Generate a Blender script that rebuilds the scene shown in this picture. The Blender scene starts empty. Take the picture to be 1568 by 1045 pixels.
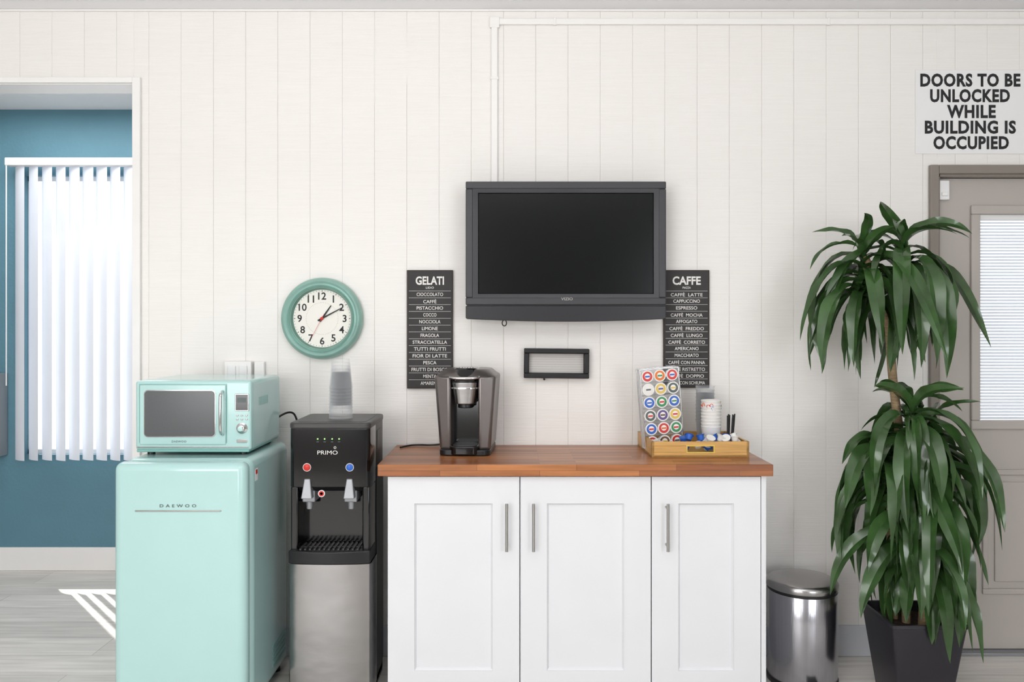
import bpy, bmesh, math, random
from mathutils import Vector, Matrix, Euler
random.seed(7)
scene = bpy.context.scene
scene.view_settings.view_transform = 'Standard'
COL = scene.collection

# ------------------------------------------------------------------ materials
def lin(c):
    out = []
    for v in c:
        v = v / 255.0
        out.append(v / 12.92 if v <= 0.04045 else ((v + 0.055) / 1.055) ** 2.4)
    return tuple(out) + (1.0,)

def mat(name, col, rough=0.5, metal=0.0, var=0.04, vscale=6.0, bump=0.0, bscale=40.0,
        coat=0.0, trans=0.0, emit=0.0, stretch=(1, 1, 1), ior=1.45, spec=0.5):
    m = bpy.data.materials.new(name)
    m.use_nodes = True
    nt = m.node_tree
    b = nt.nodes['Principled BSDF']
    b.inputs['Roughness'].default_value = rough
    b.inputs['Metallic'].default_value = metal
    b.inputs['IOR'].default_value = ior
    b.inputs['Specular IOR Level'].default_value = spec
    b.inputs['Coat Weight'].default_value = coat
    b.inputs['Coat Roughness'].default_value = 0.08
    b.inputs['Transmission Weight'].default_value = trans
    c = lin(col)
    tc = nt.nodes.new('ShaderNodeTexCoord')
    mp = nt.nodes.new('ShaderNodeMapping')
    mp.inputs['Scale'].default_value = stretch
    nt.links.new(tc.outputs['Object'], mp.inputs['Vector'])
    n = nt.nodes.new('ShaderNodeTexNoise')
    n.inputs['Scale'].default_value = vscale
    n.inputs['Detail'].default_value = 3
    nt.links.new(mp.outputs['Vector'], n.inputs['Vector'])
    r = nt.nodes.new('ShaderNodeValToRGB')
    r.color_ramp.elements[0].position = 0.3
    r.color_ramp.elements[1].position = 0.7
    r.color_ramp.elements[0].color = tuple(v * (1 - var) for v in c[:3]) + (1,)
    r.color_ramp.elements[1].color = tuple(min(1, v * (1 + var)) for v in c[:3]) + (1,)
    nt.links.new(n.outputs['Fac'], r.inputs['Fac'])
    nt.links.new(r.outputs['Color'], b.inputs['Base Color'])
    if emit:
        b.inputs['Emission Color'].default_value = c
        b.inputs['Emission Strength'].default_value = emit
    if bump:
        n2 = nt.nodes.new('ShaderNodeTexNoise')
        n2.inputs['Scale'].default_value = bscale
        n2.inputs['Detail'].default_value = 4
        nt.links.new(mp.outputs['Vector'], n2.inputs['Vector'])
        bp = nt.nodes.new('ShaderNodeBump')
        bp.inputs['Strength'].default_value = bump
        bp.inputs['Distance'].default_value = 0.004
        nt.links.new(n2.outputs['Fac'], bp.inputs['Height'])
        nt.links.new(bp.outputs['Normal'], b.inputs['Normal'])
    return m

def plank_mat(name, c1, c2, cm, bw, rh, rough, mode='floor', grain=0.12, mortar=0.002, coat=0.0):
    m = bpy.data.materials.new(name); m.use_nodes = True
    nt = m.node_tree; b = nt.nodes['Principled BSDF']
    tc = nt.nodes.new('ShaderNodeTexCoord')
    vec = tc.outputs['Object']
    if mode == 'block':
        sp = nt.nodes.new('ShaderNodeSeparateXYZ'); nt.links.new(vec, sp.inputs[0])
        ad = nt.nodes.new('ShaderNodeMath'); ad.operation = 'ADD'
        nt.links.new(sp.outputs['Y'], ad.inputs[0]); nt.links.new(sp.outputs['Z'], ad.inputs[1])
        cb = nt.nodes.new('ShaderNodeCombineXYZ')
        nt.links.new(sp.outputs['X'], cb.inputs['X']); nt.links.new(ad.outputs[0], cb.inputs['Y'])
        vec = cb.outputs[0]
    br = nt.nodes.new('ShaderNodeTexBrick')
    br.inputs['Scale'].default_value = 1.0
    br.inputs['Brick Width'].default_value = bw
    br.inputs['Row Height'].default_value = rh
    br.inputs['Mortar Size'].default_value = mortar
    br.inputs['Mortar Smooth'].default_value = 0.3
    br.inputs['Color1'].default_value = lin(c1)
    br.inputs['Color2'].default_value = lin(c2)
    br.inputs['Mortar'].default_value = lin(cm)
    br.offset = 0.37
    nt.links.new(vec, br.inputs['Vector'])
    mp = nt.nodes.new('ShaderNodeMapping'); mp.inputs['Scale'].default_value = (3, 45, 45)
    nt.links.new(tc.outputs['Object'], mp.inputs['Vector'])
    n = nt.nodes.new('ShaderNodeTexNoise'); n.inputs['Scale'].default_value = 1.0; n.inputs['Detail'].default_value = 6
    nt.links.new(mp.outputs[0], n.inputs['Vector'])
    mr = nt.nodes.new('ShaderNodeMapRange')
    mr.inputs['From Min'].default_value = 0.3; mr.inputs['From Max'].default_value = 0.7
    mr.inputs['To Min'].default_value = 1 - grain * 2; mr.inputs['To Max'].default_value = 1 + grain
    nt.links.new(n.outputs['Fac'], mr.inputs['Value'])
    mx = nt.nodes.new('ShaderNodeVectorMath'); mx.operation = 'MULTIPLY'
    nt.links.new(br.outputs['Color'], mx.inputs[0]); nt.links.new(mr.outputs[0], mx.inputs[1])
    nt.links.new(mx.outputs[0], b.inputs['Base Color'])
    b.inputs['Roughness'].default_value = rough
    b.inputs['Coat Weight'].default_value = coat
    bp = nt.nodes.new('ShaderNodeBump'); bp.inputs['Strength'].default_value = 0.15; bp.inputs['Distance'].default_value = 0.002
    nt.links.new(n.outputs['Fac'], bp.inputs['Height']); nt.links.new(bp.outputs[0], b.inputs['Normal'])
    return m

def translucent_mat(name, col, t=0.5):
    m = mat(name, col, rough=0.5, var=0.02)
    nt = m.node_tree; b = nt.nodes['Principled BSDF']; o = nt.nodes['Material Output']
    tr = nt.nodes.new('ShaderNodeBsdfTranslucent'); tr.inputs['Color'].default_value = lin(col)
    mx = nt.nodes.new('ShaderNodeMixShader'); mx.inputs[0].default_value = t
    nt.links.new(b.outputs[0], mx.inputs[1]); nt.links.new(tr.outputs[0], mx.inputs[2])
    nt.links.new(mx.outputs[0], o.inputs['Surface'])
    return m

def clear_mat(name, col, op=0.25):
    m = mat(name, col, rough=0.08, var=0.02)
    nt = m.node_tree; b = nt.nodes['Principled BSDF']; o = nt.nodes['Material Output']
    tr = nt.nodes.new('ShaderNodeBsdfTransparent')
    fr = nt.nodes.new('ShaderNodeLayerWeight'); fr.inputs['Blend'].default_value = 0.35
    mr = nt.nodes.new('ShaderNodeMapRange'); mr.inputs['To Min'].default_value = op; mr.inputs['To Max'].default_value = min(1, op * 5 + .1)
    nt.links.new(fr.outputs['Facing'], mr.inputs['Value'])
    mx = nt.nodes.new('ShaderNodeMixShader')
    nt.links.new(mr.outputs[0], mx.inputs[0])
    nt.links.new(tr.outputs[0], mx.inputs[1]); nt.links.new(b.outputs[0], mx.inputs[2])
    nt.links.new(mx.outputs[0], o.inputs['Surface'])
    return m

M = {}
M['wall'] = mat('wall_paint', (239, 236, 232), 0.55, var=0.012, vscale=2, bump=0.3, bscale=3.0, stretch=(2, 2, 60))
M['wallback'] = mat('groove_paint', (232, 229, 224), 0.7)
M['crack'] = mat('crack_dark', (70, 64, 58), 0.9)
M['ceil'] = mat('ceiling_paint', (242, 242, 244), 0.7, var=0.01, bump=0.1, bscale=30)
M['room'] = mat('side_wall_paint', (180, 177, 173), 0.7, var=0.02)
M['blue'] = mat('blue_wall_paint', (92, 134, 150), 0.6, var=0.03, bump=0.4, bscale=60)
M['trim'] = mat('trim_paint', (242, 240, 238), 0.4, var=0.01)
M['basegrey'] = mat('baseboard_paint', (205, 208, 214), 0.45, var=0.02)
M['backing'] = mat('frame_backing', (200, 196, 192), 0.6, var=0.03)
M['floor'] = plank_mat('floor_planks', (230, 226, 220), (212, 208, 202), (178, 173, 166), 1.22, 0.18, 0.42, grain=0.09, mortar=0.0015)
M['wood'] = plank_mat('butcher_block', (190, 124, 74), (142, 82, 44), (104, 60, 32), 0.34, 0.034, 0.35, mode='block', grain=0.18, mortar=0.0006, coat=0.15)
M['aqua'] = mat('aqua_enamel', (176, 212, 209), 0.22, var=0.01, coat=0.5)
M['aqua_dark'] = mat('aqua_dark_plastic', (125, 176, 170), 0.35, var=0.01)  # darker aqua for base band, seam, vents and grille
M['clockaqua'] = mat('aged_aqua_metal', (146, 184, 174), 0.35, metal=0.25, var=0.08, vscale=20)
M['clockaqua2'] = mat('aged_aqua_inner', (105, 148, 136), 0.35, metal=0.3, var=0.08, vscale=20)
M['clockface'] = mat('clock_face', (238, 235, 227), 0.5, var=0.01)
M['chrome'] = mat('chrome', (215, 215, 215), 0.12, metal=1.0, var=0.01)
M['nickel'] = mat('brushed_nickel', (170, 168, 164), 0.3, metal=1.0, var=0.03, vscale=80)
M['steel'] = mat('brushed_steel', (180, 180, 186), 0.20, metal=1.0, var=0.05, vscale=3, bump=0.1, bscale=6, stretch=(60, 60, 1))
M['steelh'] = mat('brushed_steel_panel', (170, 168, 168), 0.24, metal=1.0, var=0.04, vscale=3, bump=0.06, bscale=5, stretch=(1, 1, 60))
M['steelp'] = mat('polished_steel_door', (168, 166, 166), 0.20, metal=1.0, var=0.06, vscale=3, bump=1.0, bscale=3.2, stretch=(1, 1, 2.2))  # mild tone noise in the colour imitates uneven reflections
M['black'] = mat('black_plastic', (24, 24, 26), 0.35, var=0.1)
M['gloss'] = mat('gloss_black', (12, 12, 14), 0.12, var=0.1, coat=0.3)
M['charcoal'] = mat('tv_bezel', (60, 60, 64), 0.42, var=0.04)
M['charcoal2'] = mat('tv_bezel_dark', (38, 38, 42), 0.35, var=0.04)
M['screen'] = mat('tv_screen', (8, 11, 12), 0.22, var=0.1, vscale=1.5, spec=0.3)
M['dkgrey'] = mat('dark_grey_plastic', (64, 62, 62), 0.4)
M['mwglass'] = mat('microwave_glass', (88, 90, 92), 0.18, var=0.03, vscale=300)
M['keurig'] = mat('metallic_umber', (118, 112, 110), 0.3, metal=0.7, var=0.03)
M['white'] = mat('white_plastic', (238, 238, 238), 0.35, var=0.01)
M['cab'] = mat('cabinet_lacquer', (225, 226, 229), 0.38, var=0.01)
M['ink'] = mat('black_ink', (34, 34, 36), 0.6)
M['greyink'] = mat('grey_ink', (90, 100, 100), 0.5)
M['chalk'] = mat('chalkboard', (54, 52, 52), 0.65, var=0.08, vscale=15)
M['chalkedge'] = mat('chalkboard_edge', (60, 50, 42), 0.6)
M['whiteink'] = mat('white_ink', (232, 230, 226), 0.6)
M['red'] = mat('red_plastic', (206, 48, 42), 0.35)
M['bluep'] = mat('blue_plastic', (40, 96, 190), 0.35)
M['green'] = mat('green_print', (60, 140, 90), 0.4)
M['orange'] = mat('orange_print', (224, 120, 50), 0.4)
M['yellow'] = mat('yellow_print', (222, 190, 90), 0.4)
M['purple'] = mat('purple_print', (96, 80, 140), 0.4)
M['brown'] = mat('brown_print', (110, 80, 60), 0.4)
M['led'] = mat('led_green', (150, 230, 120), 0.4, emit=0.6)
M['bamboo'] = mat('bamboo', (210, 164, 94), 0.4, var=0.12, vscale=4, stretch=(2, 20, 40))
M['clear'] = clear_mat('clear_plastic', (232, 236, 240), 0.05)
M['acry'] = clear_mat('clear_acrylic', (235, 240, 245), 0.12)
M['blind'] = translucent_mat('vinyl_blind', (228, 232, 240), 0.13)
M['miniblind'] = translucent_mat('mini_blind', (232, 236, 242), 0.25)
M['door'] = mat('door_paint', (184, 177, 171), 0.45, var=0.015)
M['doorframe'] = mat('door_frame_paint', (138, 130, 122), 0.45, var=0.02)
M['leaf'] = mat('leaf_dark', (54, 84, 42), 0.26, var=0.35, vscale=9, coat=0.4)
M['leaf2'] = mat('leaf_mid', (80, 120, 56), 0.26, var=0.3, vscale=9, coat=0.4)
M['leaf3'] = mat('leaf_young', (126, 168, 74), 0.32, var=0.2, vscale=9, coat=0.2)
M['cane'] = mat('cane_bark', (150, 128, 98), 0.8, var=0.25, vscale=30, stretch=(1, 1, 6), bump=0.6, bscale=30)
M['pot'] = mat('pot_black', (42, 40, 46), 0.35, var=0.08)
M['soil'] = mat('soil', (60, 46, 36), 0.95, var=0.4, vscale=60, bump=1.0, bscale=80)
M['paper'] = mat('paper_cup', (238, 236, 232), 0.55)
M['greymetal'] = mat('grey_metal', (150, 152, 156), 0.4, metal=0.4)

# ------------------------------------------------------------------ geometry
class G:
    def __init__(s, name, loc=(0, 0, 0), rot=(0, 0, 0)):
        s.e = bpy.data.objects.new(name, None)
        s.e.empty_display_size = 0.1
        s.e.location = loc; s.e.rotation_euler = rot
        s.loc = Vector(loc)
        COL.objects.link(s.e)
    def add(s, name, me, m, smooth=True, bevel=0, seg=3):
        me.transform(Matrix.Translation(-s.loc))
        return finish(name, me, m, s.e, smooth, bevel, seg)

def finish(name, me, m, parent=None, smooth=True, bevel=0, seg=3):
    ms = m if isinstance(m, (list, tuple)) else [m]
    me.materials.clear()
    for k in ms: me.materials.append(M[k])
    o = bpy.data.objects.new(name, me)
    COL.objects.link(o)
    if parent: o.parent = parent
    if smooth:
        for p in me.polygons: p.use_smooth = True
    if bevel:
        md = o.modifiers.new('bevel', 'BEVEL')
        md.width = bevel; md.segments = seg; md.limit_method = 'ANGLE'; md.angle_limit = math.radians(40)
        md.harden_normals = False
    if smooth:
        try:
            me.set_sharp_from_angle(angle=math.radians(38))
        except Exception:
            pass
    return o

def to_me(bm, name='m'):
    bmesh.ops.recalc_face_normals(bm, faces=bm.faces)
    me = bpy.data.meshes.new(name); bm.to_mesh(me); bm.free(); return me

def add_box(bm, x, y, z, mi=0):
    vs = [bm.verts.new((a, b, c)) for a in x for b in y for c in z]
    idx = [(0, 1, 3, 2), (4, 6, 7, 5), (0, 4, 5, 1), (2, 3, 7, 6), (0, 2, 6, 4), (1, 5, 7, 3)]
    fs = [bm.faces.new([vs[i] for i in f]) for f in idx]
    for f in fs: f.material_index = mi
    return vs

def box_me(x, y, z):
    bm = bmesh.new(); add_box(bm, x, y, z); return to_me(bm)

def boxes_me(lst):
    bm = bmesh.new()
    for b in lst: add_box(bm, *b)
    return to_me(bm)

def hexa_me(bot, top, z0, z1):
    bm = bmesh.new()
    a = [bm.verts.new((p[0], p[1], z0)) for p in bot]
    b = [bm.verts.new((p[0], p[1], z1)) for p in top]
    n = len(a)
    bm.faces.new(a); bm.faces.new(b)
    for i in range(n): bm.faces.new([a[i], a[(i + 1) % n], b[(i + 1) % n], b[i]])
    return to_me(bm)

def lathe_me(prof, c, seg=48, axis='Z'):
    bm = bmesh.new(); rings = []
    for r, h in prof:
        ring = []
        for i in range(seg):
            a = 2 * math.pi * i / seg
            if axis == 'Z': p = (c[0] + r * math.cos(a), c[1] + r * math.sin(a), c[2] + h)
            elif axis == 'Y': p = (c[0] + r * math.cos(a), c[1] - h, c[2] + r * math.sin(a))
            else: p = (c[0] + h, c[1] + r * math.cos(a), c[2] + r * math.sin(a))
            ring.append(bm.verts.new(p))
        rings.append(ring)
    for k in range(len(rings) - 1):
        for i in range(seg):
            bm.faces.new([rings[k][i], rings[k][(i + 1) % seg], rings[k + 1][(i + 1) % seg], rings[k + 1][i]])
    if prof[0][0] > 1e-5 and prof[0] != prof[-1]:
        bm.faces.new(rings[0]); bm.faces.new(rings[-1])
    return to_me(bm)

def tube_me(pts, r, smooth=True, res=4, cyclic=False):
    cu = bpy.data.curves.new('t', 'CURVE'); cu.dimensions = '3D'
    cu.bevel_depth = r; cu.bevel_resolution = res; cu.use_fill_caps = True
    if smooth:
        sp = cu.splines.new('NURBS'); sp.points.add(len(pts) - 1)
        for i, p in enumerate(pts): sp.points[i].co = tuple(p) + (1,)
        sp.use_endpoint_u = not cyclic; sp.order_u = 3; sp.resolution_u = 8; sp.use_cyclic_u = cyclic
    else:
        sp = cu.splines.new('POLY'); sp.points.add(len(pts) - 1)
        for i, p in enumerate(pts): sp.points[i].co = tuple(p) + (1,)
        sp.use_cyclic_u = cyclic
    o = bpy.data.objects.new('t', cu); COL.objects.link(o)
    dg = bpy.context.evaluated_depsgraph_get()
    me = bpy.data.meshes.new_from_object(o.evaluated_get(dg))
    bpy.data.objects.remove(o); bpy.data.curves.remove(cu)
    return me

def text_me(body, cx, y, cz, h=None, w=None, bold=0.0, ext=0.0006, sp=1.0, rotz=None):
    """text standing in XZ plane at depth y, facing -Y, centred on cx,cz; h: height, w: width"""
    cu = bpy.data.curves.new('t', 'FONT'); cu.body = body; cu.size = 1; cu.offset = bold
    cu.space_character = sp; cu.resolution_u = 3
    o = bpy.data.objects.new('t', cu); COL.objects.link(o)
    dg = bpy.context.evaluated_depsgraph_get()
    me = bpy.data.meshes.new_from_object(o.evaluated_get(dg))
    bpy.data.objects.remove(o); bpy.data.curves.remove(cu)
    xs = [v.co.x for v in me.vertices]; ys = [v.co.y for v in me.vertices]
    if not xs: return me
    x0, x1, y0, y1 = min(xs), max(xs), min(ys), max(ys)
    s = h / (y1 - y0) if h else w / (x1 - x0)
    sx = w / (x1 - x0) if w else s
    for v in me.vertices:
        X = (v.co.x - (x0 + x1) / 2) * sx; Z = (v.co.y - (y0 + y1) / 2) * s
        v.co = (cx + X, y, cz + Z)
    return me

def join_me(lst):
    bm = bmesh.new()
    for me in lst: bm.from_mesh(me)
    me = bpy.data.meshes.new('j'); bm.to_mesh(me); bm.free(); return me

# ================================================================== ROOM
CEIL = 2.57
XL, XR, YF, YB = -3.4, 3.0, -4.9, 1.12
OX0, OX1, OZ = -2.95, -1.504, 2.276
DX0, DX1, DZ = 1.69, 2.62, 1.915

def wall_cells(x0, x1):
    cuts = sorted(set([x0, x1] + [c for c in (OX0, OX1, DX0, DX1) if x0 < c < x1]))
    out = []
    for a, b in zip(cuts[:-1], cuts[1:]):
        m = (a + b) / 2
        if OX0 < m < OX1: out.append((a, b, OZ, CEIL))
        elif DX0 < m < DX1: out.append((a, b, DZ, CEIL))
        else: out.append((a, b, 0, CEIL))
    return out
bm = bmesh.new()
for a, b, z0, z1 in wall_cells(XL, XR): add_box(bm, (a, b), (0.003, 0.12), (z0, z1), 1)
x = -1.958 - 0.1283 * 12
i = 0
while x < XR:
    for a, b, z0, z1 in wall_cells(max(x, XL), min(x + 0.1283, XR)) if x + 0.1283 > XL else []:
        g = random.choice((0.0002, 0.0002, 0.0003, 0.0005))
        A = a + g if abs(a - max(x, XL)) < 1e-6 else a
        B = b - g if abs(b - min(x + 0.1283, XR)) < 1e-6 else b
        k = random.uniform(0, 0.0005)
        if B - A < 0.003: continue
        c = min(0.0013, (B - A) / 3)
        pts = [(A, 0.0035), (A, 0.0013), (A + c, k), (B - c, k), (B, 0.0013), (B, 0.0035)]
        lo = [bm.verts.new((p[0], p[1], z0)) for p in pts]
        hi = [bm.verts.new((p[0], p[1], z1)) for p in pts]
        for q in range(5): bm.faces.new([lo[q], lo[q + 1], hi[q + 1], hi[q]])
        bm.faces.new(lo); bm.faces.new(hi)
    x += 0.1283; i += 1
for cx, za, zb, w in ((-0.5466, 2.20, 2.56, 0.0026), (-0.4183, 2.27, 2.55, 0.0036), (-0.2900, 1.52, 1.76, 0.0018),
                      (-1.0598, 1.9, 2.45, 0.0010), (-0.8032, 1.50, 2.0, 0.0012), (-0.931, 1.6, 2.4, 0.0008), (-0.29, 1.9, 2.2, 0.0009)):
    N = 8
    L_ = []; R_ = []
    for q in range(N + 1):
        t = q / N; ww = w / 2 * (0.25 + 0.75 * math.sin(math.pi * min(1, t * .8 + .2))) * random.uniform(.7, 1.1)
        zz = za + (zb - za) * t
        L_.append(bm.verts.new((cx - ww, -0.0002, zz))); R_.append(bm.verts.new((cx + ww, -0.0002, zz)))
    for q in range(N):
        f = bm.faces.new([L_[q], R_[q], R_[q + 1], L_[q + 1]]); f.material_index = 2
finish('wall_back', to_me(bm), ['wall', 'wallback', 'crack'], smooth=False)

finish('floor', box_me((XL, XR), (YF, YB + 0.12), (-0.08, 0)), 'floor', smooth=False)
bm = bmesh.new()
yy = YF
while yy < 0.1:
    add_box(bm, (XL, XR), (yy + 0.0015, min(yy + 0.13, 0.12) - 0.0015), (CEIL, CEIL + 0.012)); yy += 0.13
add_box(bm, (XL, XR), (YF, 0.12), (CEIL + 0.012, CEIL + 0.1))
add_box(bm, (XL, XR), (0.12, YB + 0.12), (2.475, CEIL + 0.1))
finish('ceiling', to_me(bm), 'ceil', smooth=False)
finish('wall_left', box_me((XL - 0.12, XL), (YF, YB + 0.12), (0, CEIL)), 'room', smooth=False)
finish('wall_right', box_me((XR, XR + 0.12), (YF, YB + 0.12), (0, CEIL)), 'room', smooth=False)
L = [((XL, -3.0), (YF - 0.12, YF), (0, CEIL)), ((-0.8, 1.6), (YF - 0.12, YF), (0, CEIL)), ((2.7, XR), (YF - 0.12, YF), (0, CEIL)),
     ((-3.0, -0.8), (YF - 0.12, YF), (0, 0.5)), ((-3.0, -0.8), (YF - 0.12, YF), (2.3, CEIL)),
     ((1.6, 2.7), (YF - 0.12, YF), (0, 0.5)), ((1.6, 2.7), (YF - 0.12, YF), (2.1, CEIL))]
finish('wall_front', boxes_me(L), 'room', smooth=False)
def win_frame(name, x0, x1, z0, z1, y, t=0.05, d=0.06, mull=1):
    l = [((x0, x1), (y, y + d), (z0, z0 + t)), ((x0, x1), (y, y + d), (z1 - t, z1)),
         ((x0, x0 + t), (y, y + d), (z0, z1)), ((x1 - t, x1), (y, y + d), (z0, z1))]
    for k in range(mull):
        c = x0 + (x1 - x0) * (k + 1) / (mull + 1)
        l.append(((c - t / 2, c + t / 2), (y, y + d), (z0, z1)))
    return finish(name, boxes_me(l), 'trim', smooth=False)
win_frame('window_2', -3.0, -0.8, 0.5, 2.3, YF - 0.09)
win_frame('window_3', 1.6, 2.7, 0.5, 2.1, YF - 0.09, mull=0)

WX0, WX1, WZ0, WZ1 = -2.615, -1.25, 0.62, 2.12
PXW = 1.3
finish('wall_blue', boxes_me([((XL, WX0), (YB, YB + 0.06), (0, CEIL)), ((WX1, PXW), (YB, YB + 0.06), (0, CEIL)),
       ((WX0, WX1), (YB, YB + 0.06), (0, WZ0)), ((WX0, WX1), (YB, YB + 0.06), (WZ1, CEIL))]), 'blue', smooth=False)
finish('wall_partition', box_me((PXW, PXW + 0.06), (0.12, YB + 0.06), (0, CEIL)), 'room', smooth=False)
win_frame('window_1', WX0, WX1, WZ0, WZ1, YB + 0.03, t=0.025, d=0.03)
finish('baseboard_blue', box_me((XL, -0.2), (YB - 0.016, YB), (0, 0.125)), 'trim', bevel=0.004)
finish('baseboard_back', boxes_me([((-1.47, 1.654), (-0.014, 0), (0, 0.122))]), 'basegrey', bevel=0.004)
finish('trim_1', boxes_me([((OX1, OX1 + 0.031), (-0.016, 0.0), (0, OZ + 0.022)), ((OX0, OX1), (-0.016, 0.0), (OZ, OZ + 0.022)),
                           ((OX1 - 0.004, OX1), (-0.004, 0.125), (0, OZ)), ((OX0, OX1), (-0.004, 0.125), (OZ - 0.004, OZ))]), 'trim', bevel=0.003)
finish('trim_2', boxes_me([((XL, XR), (-0.010, 0.0), (CEIL - 0.008, CEIL))]), 'trim', bevel=0.003)

# vertical blinds
g = G('vertical_blinds', (-1.95, 1.05, 0.6))
g.add('headrail', boxes_me([((-2.66, -1.2), (1.015, 1.065), (2.155, 2.196))]), 'trim', bevel=0.004)
bm = bmesh.new()
sx = -2.600
while sx < -1.22:
    a = math.radians(-29 + random.uniform(-3, 3))
    hw = 0.0435
    N = 5; rows = []
    for zz in (0.60 + random.uniform(0, .004), 2.155):
        row = []
        for q in range(N + 1):
            u = (q / N * 2 - 1)
            off = 0.006 * (1 - u * u)
            px = sx + u * hw * math.cos(a) + off * math.sin(a)
            py = 1.05 + u * hw * math.sin(a) - off * math.cos(a)
            row.append(bm.verts.new((px, py, zz)))
        rows.append(row)
    for q in range(N): bm.faces.new([rows[0][q], rows[0][q + 1], rows[1][q + 1], rows[1][q]])
    sx += 0.072
me = bpy.data.meshes.new('s'); bm.to_mesh(me); bm.free()
g.add('slats', me, 'blind')
g.add('wand', tube_me([(-2.640, 1.0, 2.15), (-2.640, 1.0, 1.0)], 0.003, smooth=False), 'white')

g = G('wall_mailbox', (-2.80, 1.07, 0.85))
g.add('body', box_me((-2.92, -2.705), (1.03, 1.118), (0.62, 1.06)), 'greymetal', bevel=0.004)
l = []
for k in range(3):
    l.append(((-2.91, -2.715), (1.022, 1.03), (0.64 + k * 0.14, 0.765 + k * 0.14)))
g.add('doors', boxes_me(l), 'dkgrey', bevel=0.003)
g.add('slots', boxes_me([((-2.89, -2.73), (1.019, 1.0225), (0.735 + k * 0.14, 0.745 + k * 0.14)) for k in range(3)]), 'nickel')

# cable raceway
g = G('cable_raceway', (-0.07, -0.006, 2.2))
g.add('vertical_run', box_me((-0.082, -0.057), (-0.014, 0.0), (1.6, 2.508)), 'trim', bevel=0.003)
g.add('horizontal_run', box_me((-0.082, 2.95), (-0.014, 0.0), (2.508, 2.532)), 'trim', bevel=0.003)
g.add('couplers', boxes_me([((-0.088, -0.050), (-0.017, 0), (2.495, 2.536)), ((-0.085, -0.054), (-0.016, 0), (2.29, 2.30)),
     ((0.165, 0.175), (-0.016, 0), (2.505, 2.535)), ((1.25, 1.26), (-0.016, 0), (2.505, 2.535))]), 'trim', bevel=0.002)

# ------------------------------------------------------------------ door
g = G('door_1', (2.15, 0.04, 0.95))
y0, y1 = 0.03, 0.07
gx0, gx1, gz0, gz1 = 1.875, 2.44, 0.93, 1.76
g.add('slab', boxes_me([((DX0 + .012, gx0), (y0, y1), (0.015, DZ - .012)), ((gx1, DX1 - .012), (y0, y1), (0.015, DZ - .012)),
      ((gx0, gx1), (y0, y1), (0.015, gz0)), ((gx0, gx1), (y0, y1), (gz1, DZ - .012))]), 'door')
def ring(x0, x1, z0, z1, t, ya, yb):
    return [((x0, x1), (ya, yb), (z1 - t, z1)), ((x0, x1), (ya, yb), (z0, z0 + t)),
            ((x0, x0 + t), (ya, yb), (z0 + t, z1 - t)), ((x1 - t, x1), (ya, yb), (z0 + t, z1 - t))]
g.add('glass_stop', boxes_me(ring(1.838, 2.477, 0.897, 1.795, 0.036, y0 - 0.014, y0 + 0.001)), 'door', bevel=0.005)
g.add('lower_panel_mould', boxes_me(ring(1.886, 2.43, 0.235, 0.735, 0.022, y0 - 0.009, y0 + 0.001)), 'door', bevel=0.004)
g.add('lower_panel', boxes_me([((1.935, 2.38), (y0 - 0.007, y0 + 0.001), (0.285, 0.685))]), 'door', bevel=0.006)
bm = bmesh.new(); z = gz0 + 0.006
while z < gz1 - 0.02:
    vs = [bm.verts.new(p) for p in ((gx0 + .004, 0.04, z), (gx1 - .004, 0.04, z), (gx1 - .004, 0.049, z + 0.0082), (gx0 + .004, 0.049, z + 0.0082))]
    bm.faces.new(vs); z += 0.0125
me = bpy.data.meshes.new('s'); bm.to_mesh(me); bm.free()
g.add('mini_blind', me, 'miniblind', smooth=False)
g.add('mini_blind_rail', box_me((gx0, gx1), (0.036, 0.055), (gz1 - 0.022, gz1)), 'white', bevel=0.002)
g.add('knob', lathe_me([(0.028, 0), (0.028, 0.006), (0.012, 0.01), (0.012, 0.035), (0.026, 0.045), (0.028, 0.06), (0.018, 0.07), (0.001, 0.072)], (2.545, y0, 0.93), axis='Y'), 'nickel')
g = G('trim_3', (1.67, -0.01, 1.0))
g.add('casing', boxes_me([((1.655, DX0), (-0.02, 0.0), (0, DZ + 0.035)), ((DX1, DX1 + .035), (-0.02, 0.0), (0, DZ + 0.035)),
      ((DX0, DX1), (-0.02, 0.0), (DZ, DZ + 0.035))]), 'doorframe', bevel=0.004)
g.add('jamb', boxes_me([((DX0, DX0 + .01), (-0.004, 0.12), (0, DZ)), ((DX1 - .01, DX1), (-0.004, 0.12), (0, DZ)), ((DX0, DX1), (-0.004, 0.12), (DZ - .01, DZ))]), 'doorframe')
g.add('threshold', box_me((DX0, DX1), (-0.01, 0.12), (0.0, 0.012)), 'greymetal', bevel=0.002)
g = G('door_sensor', (1.72, 0.02, 1.85))
g.add('body', box_me((1.703, 1.745), (0.006, 0.03), (1.815, 1.893)), 'white', bevel=0.004)
g.add('tab', box_me((1.712, 1.736), (0.002, 0.008), (1.83, 1.845)), 'trim', bevel=0.002)

# ------------------------------------------------------------------ door sign
g = G('door_notice_sign', (1.83, -0.002, 2.16))
g.add('panel', box_me((1.603, 2.055), (-0.003, -0.0003), (1.996, 2.33)), 'white', bevel=0.001)
rows = [("DOORS TO BE", 1.622, 2.020, 2.289), ("UNLOCKED", 1.661, 1.978, 2.227), ("WHILE", 1.728, 1.922, 2.164), ("BUILDING IS", 1.640, 2.002, 2.102), ("OCCUPIED", 1.674, 1.974, 2.040)]
ms = []
for t, a, b, zc_ in rows:
    ms.append(text_me(t, (a + b) / 2, -0.0038, zc_, h=0.053, w=b - a, bold=0.04, sp=1.1))
g.add('lettering', join_me(ms), 'ink', smooth=False)

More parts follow.
